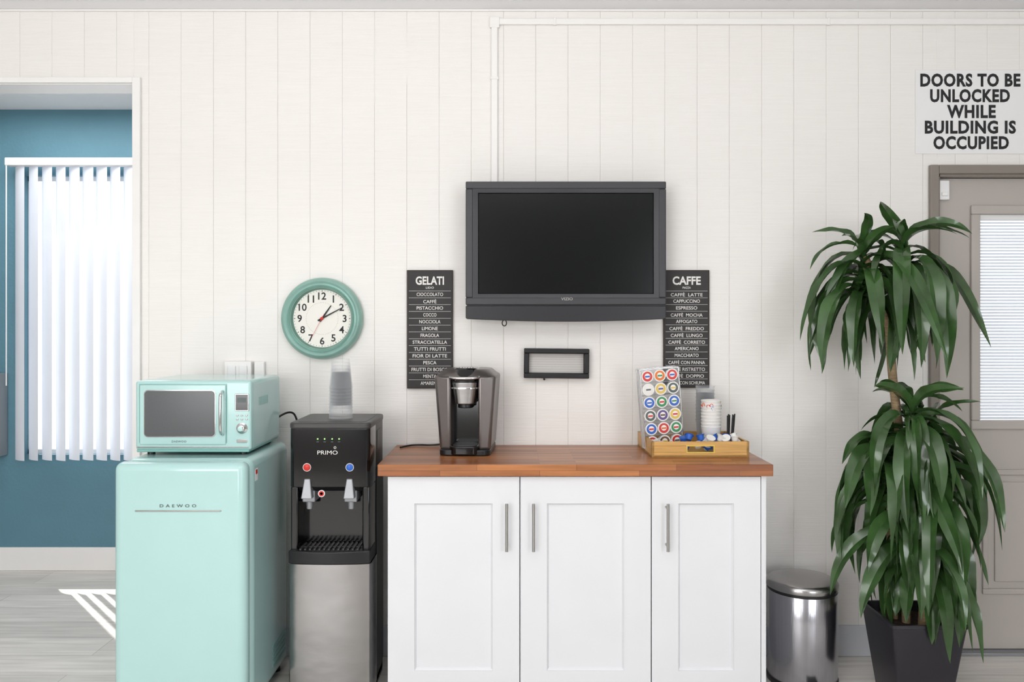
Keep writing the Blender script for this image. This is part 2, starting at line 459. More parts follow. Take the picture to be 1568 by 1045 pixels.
# ------------------------------------------------------------------ menu boards
def menu(x0, x1, z0, z1, head, sub, items, name):
    g = G(name, ((x0 + x1) / 2, -0.008, (z0 + z1) / 2))
    g.add('board', box_me((x0, x1), (-0.015, -0.0015), (z0, z1)), 'chalkedge', bevel=0.002)
    g.add('face', box_me((x0 + .004, x1 - .004), (-0.0165, -0.0148), (z0 + .004, z1 - .004)), 'chalk')
    cx = (x0 + x1) / 2; ms = []
    y = -0.0172
    ms.append(text_me(head, cx, y, z1 - 0.042, h=0.034, w=0.112, bold=0.03))
    ms.append(text_me(sub, cx, y, z1 - 0.070, h=0.008, w=0.032, bold=0.01))
    z = z1 - 0.0965; step = (z - z0 - 0.022) / (len(items) - 1)
    for it in items:
        ms.append(text_me(it, cx, y, z, h=0.0135 if 'È' not in it else 0.0165, w=min(0.145, 0.0105 * len(it)), bold=0.008)); z -= step
    g.add('lettering', join_me(ms), 'whiteink', smooth=False)
    l = []; z = z1 - 0.0965 + step / 2 
    for k in range(len(items)):
        l.append(((x0 + .008, x1 - .008), (-0.0170, -0.0164), (z - 0.0005, z + 0.0005))); z -= step
    g.add('rules', boxes_me(l), 'whiteink', smooth=False)
menu(-0.416, -0.234, 1.063, 1.533, 'GELATI', 'LIDO', ['CIOCCOLATO', 'CAFFÈ', 'PISTACCHIO', 'COCCO', 'NOCCIOLA', 'LIMONE', 'FRAGOLA', 'STRACCIATELLA', 'TUTTI FRUTTI', 'FIOR DI LATTE', 'PESCA', 'FRUTTI DI BOSCO', 'MENTA', 'AMARENA'], 'menu_board')
menu(0.600, 0.782, 1.066, 1.533, 'CAFFE', 'PIAZZA', ['CAFFÈ  LATTE', 'CAPPUCCINO', 'ESPRESSO', 'CAFFÈ  MOCHA', 'AFFOGATO', 'CAFFÈ  FREDDO', 'CAFFÈ  LUNGO', 'CAFFÈ  CORRETO', 'AMERICANO', 'MACCHIATO', 'CAFFÈ CON PANNA', 'CAFFÈ RISTRETTO', 'CAFFÈ  DOPPIO', 'CAFFÈ CON SCHIUMA'], 'menu_board.001')

# ------------------------------------------------------------------ TV
g = G('television', (0.206, -0.08, 1.6))
X0, X1, Z0, Z1 = -0.1775, 0.590, 1.392, 1.865
SX0, SX1, SZ0, SZ1 = -0.1275, 0.541, 1.4375, 1.820
def frame_me(o, i_, ya, yb):
    bm = bmesh.new()
    def rect(r, y): return [bm.verts.new(p) for p in ((r[0], y, r[2]), (r[1], y, r[2]), (r[1], y, r[3]), (r[0], y, r[3]))]
    A = rect(o, ya); B = rect(i_, yb)
    for k in range(4): bm.faces.new([A[k], A[(k + 1) % 4], B[(k + 1) % 4], B[k]])
    return to_me(bm)
g.add('bezel_outer', boxes_me(ring(X0, X1, Z0, Z1, 0.028, -0.122, -0.05)), 'charcoal', bevel=0.004)
g.add('bezel_slope', frame_me((X0 + .026, X1 - .026, Z0 + .026, Z1 - .026), (SX0 - .003, SX1 + .003, SZ0 - .003, SZ1 + .003), -0.1205, -0.112), 'charcoal')
g.add('bezel_step', frame_me((SX0 - .003, SX1 + .003, SZ0 - .003, SZ1 + .003), (SX0, SX1, SZ0, SZ1), -0.112, -0.106), 'gloss')
g.add('screen', box_me((SX0 - .004, SX1 + .004), (-0.107, -0.09), (SZ0 - .004, SZ1 + .004)), 'screen', smooth=False)
g.add('back_shell', box_me((X0 + .03, X1 - .03), (-0.095, -0.035), (Z0 + .01, Z1 - .03)), 'black', bevel=0.012)
bm = bmesh.new(); N = 24
pts = [(X0, 1.388), (X0, 1.342)] + [(X0 + .006 + (X1 - X0 - .012) * k / N, 1.338 - 0.010 * math.sin(math.pi * k / N)) for k in range(N + 1)] + [(X1, 1.342), (X1, 1.388)]
a = [bm.verts.new((p[0], -0.119, p[1])) for p in pts]; c = [bm.verts.new((p[0], -0.06, p[1])) for p in pts]
bm.faces.new(a); bm.faces.new(c)
for k in range(len(pts)): bm.faces.new([a[k], a[(k + 1) % len(pts)], c[(k + 1) % len(pts)], c[k]])
g.add('speaker_bar', to_me(bm), 'charcoal2', bevel=0.002)
g.add('speaker_gap', box_me((X0 + .004, X1 - .004), (-0.115, -0.06), (1.386, 1.394)), 'black')
g.add('logo', text_me('VIZIO', 0.21, -0.1225, 1.415, h=0.011, w=0.045, bold=0.02), 'nickel', smooth=False)
g.add('wall_mount', boxes_me([((0.05, 0.36), (-0.036, -0.001), (1.50, 1.53)), ((0.05, 0.36), (-0.036, -0.001), (1.68, 1.71)), ((0.12, 0.15), (-0.04, -0.02), (1.43, 1.78)), ((0.26, 0.29), (-0.04, -0.02), (1.43, 1.78))]), 'black', bevel=0.003)
g.add('mount_pull_ring', tube_me([(-0.03 + 0.009 * math.cos(t * .6283), -0.05, 1.323 + 0.012 * math.sin(t * .6283)) for t in range(10)], 0.002, cyclic=True), 'black')

# ------------------------------------------------------------------ small black frame
g = G('picture_frame', (0.1755, -0.012, 1.163), (0, math.radians(0.6), 0))
g.add('frame', boxes_me(ring(0.047, 0.304, 1.105, 1.222, 0.019, -0.036, -0.001)), 'black', bevel=0.003)
g.add('inner_lip', boxes_me(ring(0.064, 0.287, 1.122, 1.205, 0.004, -0.012, -0.001)), 'dkgrey')
g.add('backing', box_me((0.066, 0.285), (-0.0045, -0.001), (1.124, 1.203)), 'backing')
g.add('backing_lines', boxes_me([((0.068, 0.283), (-0.0052, -0.0044), (1.130 + k * .0095, 1.1308 + k * .0095)) for k in range(8)]), 'greymetal')
g.add('hook', lathe_me([(0.004, 0), (0.004, 0.012), (0.002, 0.014)], (0.128, -0.014, 1.100), seg=12, axis='Y'), 'black')

# ------------------------------------------------------------------ clock
cx, cz = -0.751, 1.341
g = G('wall_clock', (cx, -0.02, cz))
g.add('rim', lathe_me([(0.120, 0.004), (0.120, 0.036), (0.124, 0.042), (0.130, 0.044), (0.134, 0.041), (0.138, 0.040), (0.146, 0.045), (0.153, 0.042), (0.158, 0.034), (0.161, 0.024), (0.162, 0.012), (0.160, 0.001), (0.120, 0.001)], (cx, 0, cz), 72, 'Y'), 'clockaqua')
g.add('inner_ring', lathe_me([(0.114, 0.016), (0.118, 0.030), (0.124, 0.0425), (0.131, 0.0445), (0.131, 0.040), (0.119, 0.012)], (cx, 0, cz), 72, 'Y'), 'clockaqua2')
g.add('face', lathe_me([(0.0001, 0.017), (0.119, 0.017), (0.119, 0.002), (0.0001, 0.002)], (cx, 0, cz), 72, 'Y'), 'clockface')
ms = []
for n in range(1, 13):
    a = math.radians(90 - 30 * n)
    ms.append(text_me(str(n), cx + 0.089 * math.cos(a), -0.0176, cz + 0.089 * math.sin(a), h=0.029, bold=0.018))
g.add('numerals', join_me(ms), 'ink', smooth=False)
bm = bmesh.new()
def radial(bm, ang, r0, r1, w0, w1, y):
    d = Vector((math.cos(ang), 0, math.sin(ang))); s = Vector((-d.z, 0, d.x)); c = Vector((cx, y, cz))
    vs = [bm.verts.new(c + d * r + s * w) for r, w in ((r0, -w0), (r0, w0), (r1, w1), (r1, -w1))]
    bm.faces.new(vs)
for k in range(60):
    a = math.radians(6 * k)
    radial(bm, a, 0.108 if k % 5 else 0.106, 0.112, 0.0006 if k % 5 else 0.0012, 0.0006 if k % 5 else 0.0012, -0.0176)
for k in range(60): radial(bm, math.radians(6 * k), 0.062, 0.0645, 0.0004, 0.0004, -0.0176)
g.add('minute_track', to_me(bm), 'ink', smooth=False)
bm = bmesh.new()
radial(bm, math.radians(90 - 35), -0.015, 0.062, 0.0040, 0.002, -0.021)
radial(bm, math.radians(90 - 62), -0.018, 0.095, 0.0032, 0.0015, -0.023)
g.add('hands', to_me(bm), 'ink', smooth=False)
bm = bmesh.new(); radial(bm, math.radians(90 - 208), -0.02, 0.085, 0.0008, 0.0006, -0.025)
g.add('second_hand', to_me(bm), 'red', smooth=False)
g.add('hub', lathe_me([(0.006, 0.017), (0.006, 0.026), (0.001, 0.028)], (cx, 0, cz), 20, 'Y'), 'red')

# ------------------------------------------------------------------ outlet box
g = G('wall_outlet', (-1.08, -0.01, 1.11))
g.add('plate', box_me((-1.135, -1.028), (-0.030, 0.0), (1.04, 1.172)), 'trim', bevel=0.004)
g.add('sockets', boxes_me([((-1.120, -1.088), (-0.036, -0.029), (1.06, 1.155)), ((-1.075, -1.043), (-0.036, -0.029), (1.06, 1.155))]), 'white', bevel=0.003)
g.add('conduit', box_me((-1.02, -0.98), (-0.02, 0.0), (0.3, 1.17)), 'trim', bevel=0.004)

# ================================================================== CABINET
g = G('base_cabinet', (0.22, -0.22, 0.0))
CF = -0.44
g.add('carcass', boxes_me([((-0.426, -0.408), (-0.42, -0.016), (0.0, 0.7985)), ((0.855, 0.871), (-0.441, -0.016), (0.0, 0.7985)),
      ((-0.41, 0.857), (-0.42, -0.016), (0.03, 0.05)), ((-0.41, 0.857), (-0.42, -0.016), (0.78, 0.7985)), ((-0.41, 0.857), (-0.02, -0.016), (0.03, 0.79)),
      ((0.02, 0.036), (-0.419, -0.02), (0.03, 0.79)), ((0.471, 0.487), (-0.419, -0.02), (0.03, 0.79)), ((-0.41, 0.857), (-0.38, -0.36), (0.0, 0.04))]), 'cab')
for nm, a, b in (('door_left', -0.426, 0.0250), ('door_middle', 0.0290, 0.4760), ('door_right', 0.4800, 0.8525)):
    z0, z1 = 0.036, 0.793; t = 0.091
    g.add(nm + '_frame', boxes_me([((a, a + t), (CF, CF + .02), (z0, z1)), ((b - t, b), (CF, CF + .02), (z0, z1)),
          ((a + t, b - t), (CF, CF + .02), (z0, z0 + t)), ((a + t, b - t), (CF, CF + .02), (z1 - t, z1))]), 'cab', smooth=False)
    g.add(nm + '_bead', frame_me((a + t, b - t, z0 + t, z1 - t), (a + t + .007, b - t - .007, z0 + t + .007, z1 - t - .007), CF + .0035, CF + .011), 'cab', smooth=False)
    g.add(nm + '_panel', box_me((a + t, b - t), (CF + .011, CF + .016), (z0 + t, z1 - t)), 'cab', smooth=False)
for k, hx in enumerate((-0.018, 0.073, 0.529)):
    g.add('handle_%d' % (k + 1), join_me([tube_me([(hx, CF - .032, 0.545), (hx, CF - .032, 0.707)], 0.0052, smooth=False),
        tube_me([(hx, CF, 0.562), (hx, CF - .032, 0.562)], 0.0042, smooth=False), tube_me([(hx, CF, 0.690), (hx, CF - .032, 0.690)], 0.0042, smooth=False)]), 'nickel')
g.add('countertop', box_me((-0.458, 0.890), (-0.46, -0.002), (0.7985, 0.8385)), 'wood', bevel=0.002, seg=2)

# ================================================================== FRIDGE
g = G('mini_fridge', (-1.075, -0.35, 0.0))
g.add('body', box_me((-1.288, -0.862), (-0.535, -0.10), (0.03, 0.869)), 'aqua', bevel=0.028, seg=6)
g.add('gasket', box_me((-1.275, -0.875), (-0.545, -0.53), (0.05, 0.85)), 'dkgrey')
g.add('door', box_me((-1.290, -0.860), (-0.602, -0.541), (0.045, 0.868)), 'aqua', bevel=0.026, seg=6)
g.add('trim_line', box_me((-1.217, -0.939), (-0.6045, -0.6005), (0.711, 0.7155)), 'nickel', bevel=0.001)
g.add('badge', text_me('DAEWOO', -1.078, -0.6035, 0.730, h=0.010, w=0.118, bold=0.01, sp=1.7), 'greyink', smooth=False)
g.add('feet', join_me([lathe_me([(0.018, 0), (0.018, 0.032)], (xx, yy, 0), 16) for xx in (-1.25, -0.9) for yy in (-0.5, -0.14)]), 'black')
g.add('energy_sticker', box_me((-0.8625, -0.8610), (-0.50, -0.475), (0.79, 0.83)), 'white')
g.add('energy_sticker_print', box_me((-0.8612, -0.8606), (-0.497, -0.478), (0.812, 0.827)), 'red')
g.add('compressor_grille', boxes_me([((-0.864, -0.860), (-0.30, -0.14), (0.08 + .018 * k, 0.088 + .018 * k)) for k in range(5)]), 'aqua_dark')

# ================================================================== MICROWAVE
g = G('microwave_oven', (-1.088, -0.275, 0.869))
x0, x1 = -1.285, -0.893; zb, zt = 0.882, 1.125
g.add('body', box_me((x0, x1), (-0.43, -0.10), (zb, zt)), 'aqua', bevel=0.016, seg=5)
g.add('fascia', box_me((x0 - .002, x1 + .002), (-0.452, -0.425), (zb + .004, zt - .001)), 'aqua', bevel=0.010, seg=5)
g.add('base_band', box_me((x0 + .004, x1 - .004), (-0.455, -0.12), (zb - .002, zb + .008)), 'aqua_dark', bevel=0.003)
g.add('chrome_strip', box_me((x0 + .006, x1 - .006), (-0.4545, -0.45), (zb + .013, zb + .0165)), 'chrome')
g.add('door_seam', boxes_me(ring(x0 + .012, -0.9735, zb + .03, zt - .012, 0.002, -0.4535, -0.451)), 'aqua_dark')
g.add('door_panel', box_me((x0 + .015, -0.9765), (-0.457, -0.451), (zb + .024, zt - .015)), 'aqua', bevel=0.008, seg=4)
def rrect_xz_me(x0, x1, z0, z1, r, ya, yb, n=6):
    bm = bmesh.new(); A = []; B = []
    for (c1, c2, a0) in ((x1 - r, z1 - r, 0), (x0 + r, z1 - r, 90), (x0 + r, z0 + r, 180), (x1 - r, z0 + r, 270)):
        for k in range(n + 1):
            an = math.radians(a0 + 90 * k / n)
            A.append(bm.verts.new((c1 + r * math.cos(an), ya, c2 + r * math.sin(an))))
            B.append(bm.verts.new((c1 + r * math.cos(an), yb, c2 + r * math.sin(an))))
    bm.faces.new(A); bm.faces.new(B)
    for k in range(len(A)): bm.faces.new([A[k], A[(k + 1) % len(A)], B[(k + 1) % len(A)], B[k]])
    return to_me(bm)
g.add('window_rim', rrect_xz_me(-1.254, -1.010, 0.932, 1.093, 0.014, -0.4595, -0.456), 'chrome')
g.add('window', rrect_xz_me(-1.251, -1.013, 0.935, 1.090, 0.012, -0.461, -0.4585), 'mwglass')
hx = -0.986
g.add('handle', join_me([tube_me([(hx, -0.457, 1.088), (hx, -0.478, 1.084), (hx, -0.482, 1.06), (hx, -0.482, 0.98), (hx, -0.478, 0.944), (hx, -0.457, 0.940)], 0.005)]), 'chrome')
g.add('display_rim', box_me((-0.946, -0.898), (-0.4555, -0.451), (1.020, 1.080)), 'chrome', bevel=0.002)
g.add('display', box_me((-0.943, -0.901), (-0.4565, -0.455), (1.023, 1.077)), 'gloss', bevel=0.0007)
g.add('display_digits', box_me((-0.937, -0.907), (-0.4570, -0.4563), (1.050, 1.066)), 'greyink')
bt = []
for r_, zz in enumerate((1.005, 0.992)):
    for c_ in range(3):
        bt.append(lathe_me([(0.0035, 0), (0.0035, 0.003), (0.001, 0.004)], (-0.938 + c_ * 0.016, -0.4515, zz), 12, 'Y'))
g.add('buttons', join_me(bt), 'chrome')
g.add('dial', lathe_me([(0.019, 0), (0.019, 0.003), (0.013, 0.005), (0.012, 0.018), (0.009, 0.02), (0.0001, 0.02)], (-0.922, -0.4515, 0.962), 32, 'Y'), 'chrome')
g.add('dial_pad', lathe_me([(0.0085, 0.0195), (0.0085, 0.0215), (0.0001, 0.0218)], (-0.922, -0.4515, 0.962), 32, 'Y'), 'aqua')
g.add('open_button', box_me((-0.940, -0.904), (-0.4545, -0.4505), (0.912, 0.924)), 'chrome', bevel=0.0015)
g.add('badge', text_me('DAEWOO', -1.135, -0.4578, 0.917, h=0.007, w=0.05, bold=0.01, sp=1.2), 'greyink', smooth=False)
g.add('feet', join_me([lathe_me([(0.013, 0), (0.013, 0.014)], (xx, yy, 0.869), 16) for xx in (-1.25, -0.93) for yy in (-0.41, -0.14)]), 'black')
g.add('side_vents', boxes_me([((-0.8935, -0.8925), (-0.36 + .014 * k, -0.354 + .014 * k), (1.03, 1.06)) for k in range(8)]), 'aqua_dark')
g = G('power_cord', (-0.84, -0.05, 0.9))
g.add('cord', tube_me([(-0.90, -0.095, 0.96), (-0.86, -0.06, 0.99), (-0.835, -0.05, 0.93), (-0.815, -0.05, 0.80), (-0.81, -0.03, 0.5)], 0.004), 'black')

# ================================================================== WATER COOLER
g = G('water_cooler', (-0.631, -0.27, 0.0))
x0, x1 = -0.772, -0.490; yf, yb = -0.42, -0.12; zt = 0.976
def rrect(x0, x1, y0, y1, r, n=6):
    pts = []
    for (cx_, cy_, a0) in ((x1 - r, y1 - r, 0), (x0 + r, y1 - r, 90), (x0 + r, y0 + r, 180), (x1 - r, y0 + r, 270)):
        for k in range(n + 1):
            a = math.radians(a0 + 90 * k / n); pts.append((cx_ + r * math.cos(a), cy_ + r * math.sin(a)))
    return pts
def prism(pts, z0, z1): return hexa_me(pts, pts, z0, z1)
g.add('back_shell', prism(rrect(x0 + .004, x1 - .004, yf + .10, yb, 0.012), 0.01, zt - .012), 'black', bevel=0.002)
g.add('top_cap', prism(rrect(x0, x1, yf, yb, 0.022), zt - .022, zt), 'dkgrey', bevel=0.006)
g.add('top_inset', prism(rrect(x0 + .02, x1 - .02, yf + .03, yb - .02, 0.02), zt - .002, zt + .0008), 'black')
g.add('front_panel', prism(rrect(x0 + .002, x1 - .002, yf + .003, yf + .14, 0.018), 0.752, zt - .020), 'gloss', bevel=0.003)
g.add('cavity_cheeks', boxes_me([((x0 + .003, x0 + .03), (yf + .012, yf + .12), (0.53, 0.755)), ((x1 - .03, x1 - .003), (yf + .012, yf + .12), (0.53, 0.755))]), 'gloss', bevel=0.006)
g.add('cavity_back', box_me((x0 + .02, x1 - .02), (yf + .095, yf + .11), (0.52, 0.76)), 'gloss')
g.add('cavity_shelf', hexa_me([(x0 + .03, yf + .03), (x1 - .03, yf + .03), (x1 - .03, yf + .1), (x0 + .03, yf + .1)], [(x0 + .03, yf + .012), (x1 - .03, yf + .012), (x1 - .03, yf + .1), (x0 + .03, yf + .1)], 0.735, 0.753), 'black')
for nm, tx in (('hot_tap', -0.708), ('cold_tap', -0.562)):
    g.add(nm + '_body', box_me((tx - .022, tx + .022), (yf + .02, yf + .10), (0.697, 0.738)), 'greymetal', bevel=0.004)
    g.add(nm + '_lever', hexa_me([(tx - .019, yf - .012), (tx + .019, yf - .012), (tx + .019, yf + .03), (tx - .019, yf + .03)], [(tx - .010, yf + .0), (tx + .010, yf + .0), (tx + .010, yf + .03), (tx - .010, yf + .03)], 0.715, 0.782), 'greymetal', bevel=0.003)
    g.add(nm + '_spout', lathe_me([(0.010, 0), (0.012, 0.03)], (tx, yf + .035, 0.672), 20), 'greymetal')
g.add('hot_button', lathe_me([(0.012, 0), (0.012, 0.004), (0.009, 0.006), (0.0001, 0.006)], (-0.709, yf + .004, 0.822), 24, 'Y'), 'red')
g.add('cold_button', lathe_me([(0.012, 0), (0.012, 0.004), (0.009, 0.006), (0.0001, 0.006)], (-0.561, yf + .004, 0.822), 24, 'Y'), 'bluep')
g.add('button_rims', join_me([lathe_me([(0.0115, 0.001), (0.0115, 0.003), (0.0145, 0.003), (0.0145, 0.001)], (q, yf + .004, 0.822), 24, 'Y') for q in (-0.709, -0.561)]), 'nickel')
g.add('child_lock', lathe_me([(0.012, 0), (0.012, 0.006), (0.0001, 0.006)], (-0.660, yf + .012, 0.730), 24, 'Y'), 'white')
g.add('child_lock_mark', lathe_me([(0.005, 0.006), (0.005, 0.0066), (0.0095, 0.0066), (0.0095, 0.006)], (-0.660, yf + .012, 0.730), 24, 'Y'), 'red')
g.add('leds', join_me([lathe_me([(0.0028, 0), (0.0028, 0.001), (0.0001, 0.001)], (q, yf + .003, 0.920), 12, 'Y') for q in (-0.672, -0.648, -0.622, -0.598)]), 'led')
g.add('led_labels', boxes_me([((q - .004, q + .004), (yf + .002, yf + .004), (0.909, 0.911)) for q in (-0.672, -0.648, -0.622, -0.598)]), 'greyink')
g.add('logo', text_me('PRIMO', -0.638, yf + .0020, 0.873, h=0.014, w=0.07, bold=0.0), 'whiteink', smooth=False)
g.add('logo_drop', lathe_me([(0.003, 0), (0.003, 0.0008), (0.0045, 0.0008), (0.0045, 0)], (-0.612, yf + .0025, 0.890), 20, 'Y'), 'whiteink')
pts = [(x1, yf + .1), (x0, yf + .1)] + [(x0 + (x1 - x0) * k / 16, yf - 0.004 - 0.018 * math.sin(math.pi * k / 16)) for k in range(17)]
g.add('drip_tray', prism(pts, 0.490, 0.535), 'black', bevel=0.004)
g.add('drip_grate', boxes_me([((-0.735 + .0165 * k, -0.729 + .0165 * k), (yf + .002, yf + .085), (0.534, 0.540)) for k in range(13)] + [((-0.74, -0.522), (yf + .04, yf + .045), (0.533, 0.538))]), 'dkgrey', smooth=False)
pts = [(x1 + .001, yf + .13), (x0 - .001, yf + .13), (x0 - .001, yf + .012)] + [(x0 + .004 + (x1 - x0 - .008) * k / 20, yf + .004 - 0.012 * math.sin(math.pi * k / 20) ** .7) for k in range(21)] + [(x1 + .001, yf + .012)]
g.add('lower_panel', prism(pts, 0.03, 0.487), 'steelp')
g.add('foot', prism(rrect(x0 + .004, x1 - .004, yf + .006, yb, 0.015), 0.0, 0.032), 'black')
g.add('side_grip', boxes_me([((x1 - .0045, x1 - .0015), (yf + .16, yf + .24), (0.86, 0.93))]), 'dkgrey', bevel=0.001)
g.add('side_panel', boxes_me([((x1 - .0045, x1 - .001), (yf + .14, yb - .012), (0.05, 0.80))]), 'black', bevel=0.001)

g = G('plastic_cup_stack', (-0.621, -0.28, zt))
me_l = []
for k in range(10):
    zb_ = zt + 0.001 + k * 0.0122
    me_l.append(lathe_me([(0.0425, 0), (0.0432, 0.002), (0.0418, 0.004), (0.0318, 0.104), (0.0300, 0.106), (0.0001, 0.106)], (-0.621, -0.28, zb_), 36))
g.add('cups', join_me(me_l), 'clear')

# ================================================================== COFFEE MAKER
g = G('coffee_maker', (-0.165, -0.155, 0.8385), (0, 0, math.radians(-4)))
cx, cy, cz = -0.165, -0.155, 0.8385
def bx(a, b, c): return box_me((cx + a[0], cx + a[1]), (cy + b[0], cy + b[1]), (cz + c[0], cz + c[1]))
g.add('base', prism(rrect(cx - .094, cx + .094, cy - .125, cy + .125, 0.03), cz + .0, cz + .022), 'black', bevel=0.004)
g.add('drip_tray', prism(rrect(cx - .055, cx + .055, cy - .135, cy - .02, 0.03), cz + .004, cz + .036), 'gloss', bevel=0.004)
g.add('drip_plate', prism(rrect(cx - .044, cx + .044, cy - .125, cy - .03, 0.024), cz + .035, cz + .038), 'dkgrey')
for sgn, nm in ((-1, 'left_shell'), (1, 'right_shell')):
    bot = [(cx + sgn * .094, cy - .10), (cx + sgn * .094, cy + .12), (cx + sgn * .046, cy + .12), (cx + sgn * .050, cy - .112)]
    top = [(cx + sgn * .114, cy - .108), (cx + sgn * .112, cy + .12), (cx + sgn * .040, cy + .12), (cx + sgn * .050, cy - .126)]
    g.add(nm, hexa_me(bot, top, cz + .018, cz + .292), 'keurig', bevel=0.012, seg=4)
g.add('column', bx((-.055, .055), (-.02, .12), (.02, .295)), 'black', bevel=0.004)
g.add('cavity_back', bx((-.05, .05), (-.03, -.018), (.03, .20)), 'gloss')
g.add('brew_head', hexa_me(rrect(cx - .038, cx + .038, cy - .128, cy - .01, 0.03), rrect(cx - .049, cx + .049, cy - .138, cy - .01, 0.035), cz + .188, cz + .268), 'steelh', bevel=0.003)
g.add('brew_ring', prism(rrect(cx - .051, cx + .051, cy - .140, cy - .01, 0.036), cz + .244, cz + .250), 'chrome', bevel=0.001)
g.add('nozzle', prism(rrect(cx - .028, cx + .028, cy - .11, cy - .03, 0.026), cz + .172, cz + .19), 'black', bevel=0.003)
g.add('lid', hexa_me(rrect(cx - .112, cx + .112, cy - .125, cy + .12, 0.05), rrect(cx - .085, cx + .085, cy - .09, cy + .10, 0.05), cz + .288, cz + .312), 'keurig', bevel=0.006)
g.add('lid_top', hexa_me(rrect(cx - .055, cx + .055, cy - .142, cy + .06, 0.045), rrect(cx - .040, cx + .040, cy - .10, cy + .05, 0.038), cz + .268, cz + .318), 'gloss', bevel=0.006)
g.add('lid_handle', tube_me([(cx - .060, cy - .08, cz + .290), (cx - .056, cy - .135, cz + .286), (cx - .030, cy - .152, cz + .284), (cx + .030, cy - .152, cz + .284), (cx + .056, cy - .135, cz + .286), (cx + .060, cy - .08, cz + .290)], 0.005), 'chrome')
g.add('buttons', join_me([lathe_me([(0.007, 0), (0.007, 0.003), (0.0001, 0.003)], (cx + q, cy - .06, cz + .3165), 16) for q in (-.02, 0, .02)]), 'nickel')
g = G('coffee_maker_cord', (-0.35, -0.06, 0.84))
g.add('cord', tube_me([(-0.26, -0.05, 0.85), (-0.31, -0.06, 0.845), (-0.37, -0.04, 0.845), (-0.41, -0.055, 0.843), (-0.43, -0.10, 0.843)], 0.0035), 'black')

# ================================================================== TRAY
zc = 0.8385
g = G('wooden_tray', (0.672, -0.17, zc), (0, 0, math.radians(1.0)))
a, b, c, d = 0.500, 0.852, -0.305, -0.016
h = 0.056; t = 0.009
g.add('bottom', box_me((a, b), (c, d), (zc, zc + .007)), 'bamboo')
g.add('sides', boxes_me([((a, a + t), (c, d), (zc, zc + h)), ((b - t, b), (c, d), (zc, zc + h)), ((a, b), (d - t, d), (zc, zc + h)),
      ((a, b), (c, c + t), (zc, zc + .018)), ((a, b), (c, c + t), (zc + .040, zc + h)), ((a, .629), (c, c + t), (zc + .017, zc + .041)), ((.723, b), (c, c + t), (zc + .017, zc + .041))]), 'bamboo', smooth=False)
g.add('handle_plate', boxes_me(ring(.624, .728, zc + .014, zc + .044, .005, c - .0015, c + .001)), 'yellow', bevel=0.0007)

g = G('coffee_pod_rack', (0.571, -0.165, zc + .0075), (0, math.radians(-4.5), math.radians(4)))
cx, cy, cz = 0.571, -0.165, zc + .0145
W, D, H = 0.146, 0.055, 0.300
fr = []
for sx_ in (-W / 2, W / 2):
    for sy_ in (-D / 2, D / 2):
        fr.append(tube_me([(cx + sx_, cy + sy_, cz), (cx + sx_, cy + sy_, cz + H)], 0.0025, smooth=False))
for zz in (0.004, H):
    fr.append(tube_me([(cx - W / 2, cy - D / 2, cz + zz), (cx + W / 2, cy - D / 2, cz + zz), (cx + W / 2, cy + D / 2, cz + zz), (cx - W / 2, cy + D / 2, cz + zz)], 0.0025, smooth=False, cyclic=True))
g.add('wire_frame', join_me(fr), 'chrome')
g.add('acrylic_sides', boxes_me([((cx - W / 2, cx - W / 2 + .002), (cy - D / 2, cy + D / 2), (cz, cz + H)), ((cx + W / 2 - .002, cx + W / 2), (cy - D / 2, cy + D / 2), (cz, cz + H)), ((cx - W / 2, cx + W / 2), (cy + D / 2 - .002, cy + D / 2), (cz, cz + H))]), 'acry')
cols = [['red', 'orange', 'red'], ['whiteink', 'yellow', 'greyink'], ['bluep', 'green', 'bluep'], ['greyink', 'purple', 'yellow'], ['bluep', 'red', 'green'], ['red', 'brown', 'red']]
pods, rims = [], []
caps = {}
for r_ in range(6):
    for c_ in range(3):
        px = cx + (c_ - 1) * 0.047; pz = cz + H - 0.026 - r_ * 0.0492
        pods.append(lathe_me([(0.0225, 0.0), (0.0232, -0.002), (0.0205, -0.004), (0.016, -0.042), (0.0001, -0.042)], (px, cy - D / 2 - .004, pz), 28, 'Y'))
        rims.append(lathe_me([(0.0228, 0.0), (0.0228, 0.001), (0.0001, 0.001)], (px, cy - D / 2 - .004, pz), 28, 'Y'))
        caps.setdefault(cols[r_][c_], []).append(lathe_me([(0.0185, 0.001), (0.0185, 0.0016), (0.0001, 0.0016)], (px, cy - D / 2 - .004, pz), 28, 'Y'))
        caps.setdefault('paper', []).append(lathe_me([(0.0105, 0.0016), (0.0105, 0.0021), (0.0001, 0.0021)], (px, cy - D / 2 - .004, pz + .001), 20, 'Y'))
        caps.setdefault(cols[(r_ + 2) % 6][c_], []).append(box_me((px - .009, px + .009), (cy - D / 2 - .0068, cy - D / 2 - .0060), (pz - .003, pz + .003)))
g.add('pod_cups', join_me(pods), 'white'); g.add('pod_lids', join_me(rims), 'whiteink')
for k, v in caps.items(): g.add('lid_print_' + k, join_me(v), k)
g.add('shelves', boxes_me([((cx - W / 2, cx + W / 2), (cy - D / 2, cy + D / 2), (cz + H - .0515 - r_ * .0492, cz + H - .0500 - r_ * .0492)) for r_ in range(5)]), 'acry')

g = G('paper_cup_stack', (0.745, -0.19, zc + .007))
cx, cy, cz = 0.745, -0.19, zc + .008
ml = []
for k in range(9):
    ml.append(lathe_me([(0.027, 0.0), (0.0365, 0.088), (0.038, 0.090), (0.0365, 0.092), (0.0355, 0.090), (0.026, 0.002)], (cx, cy, cz + .012 * k), 36))
g.add('cups', join_me(ml[:]), 'paper')
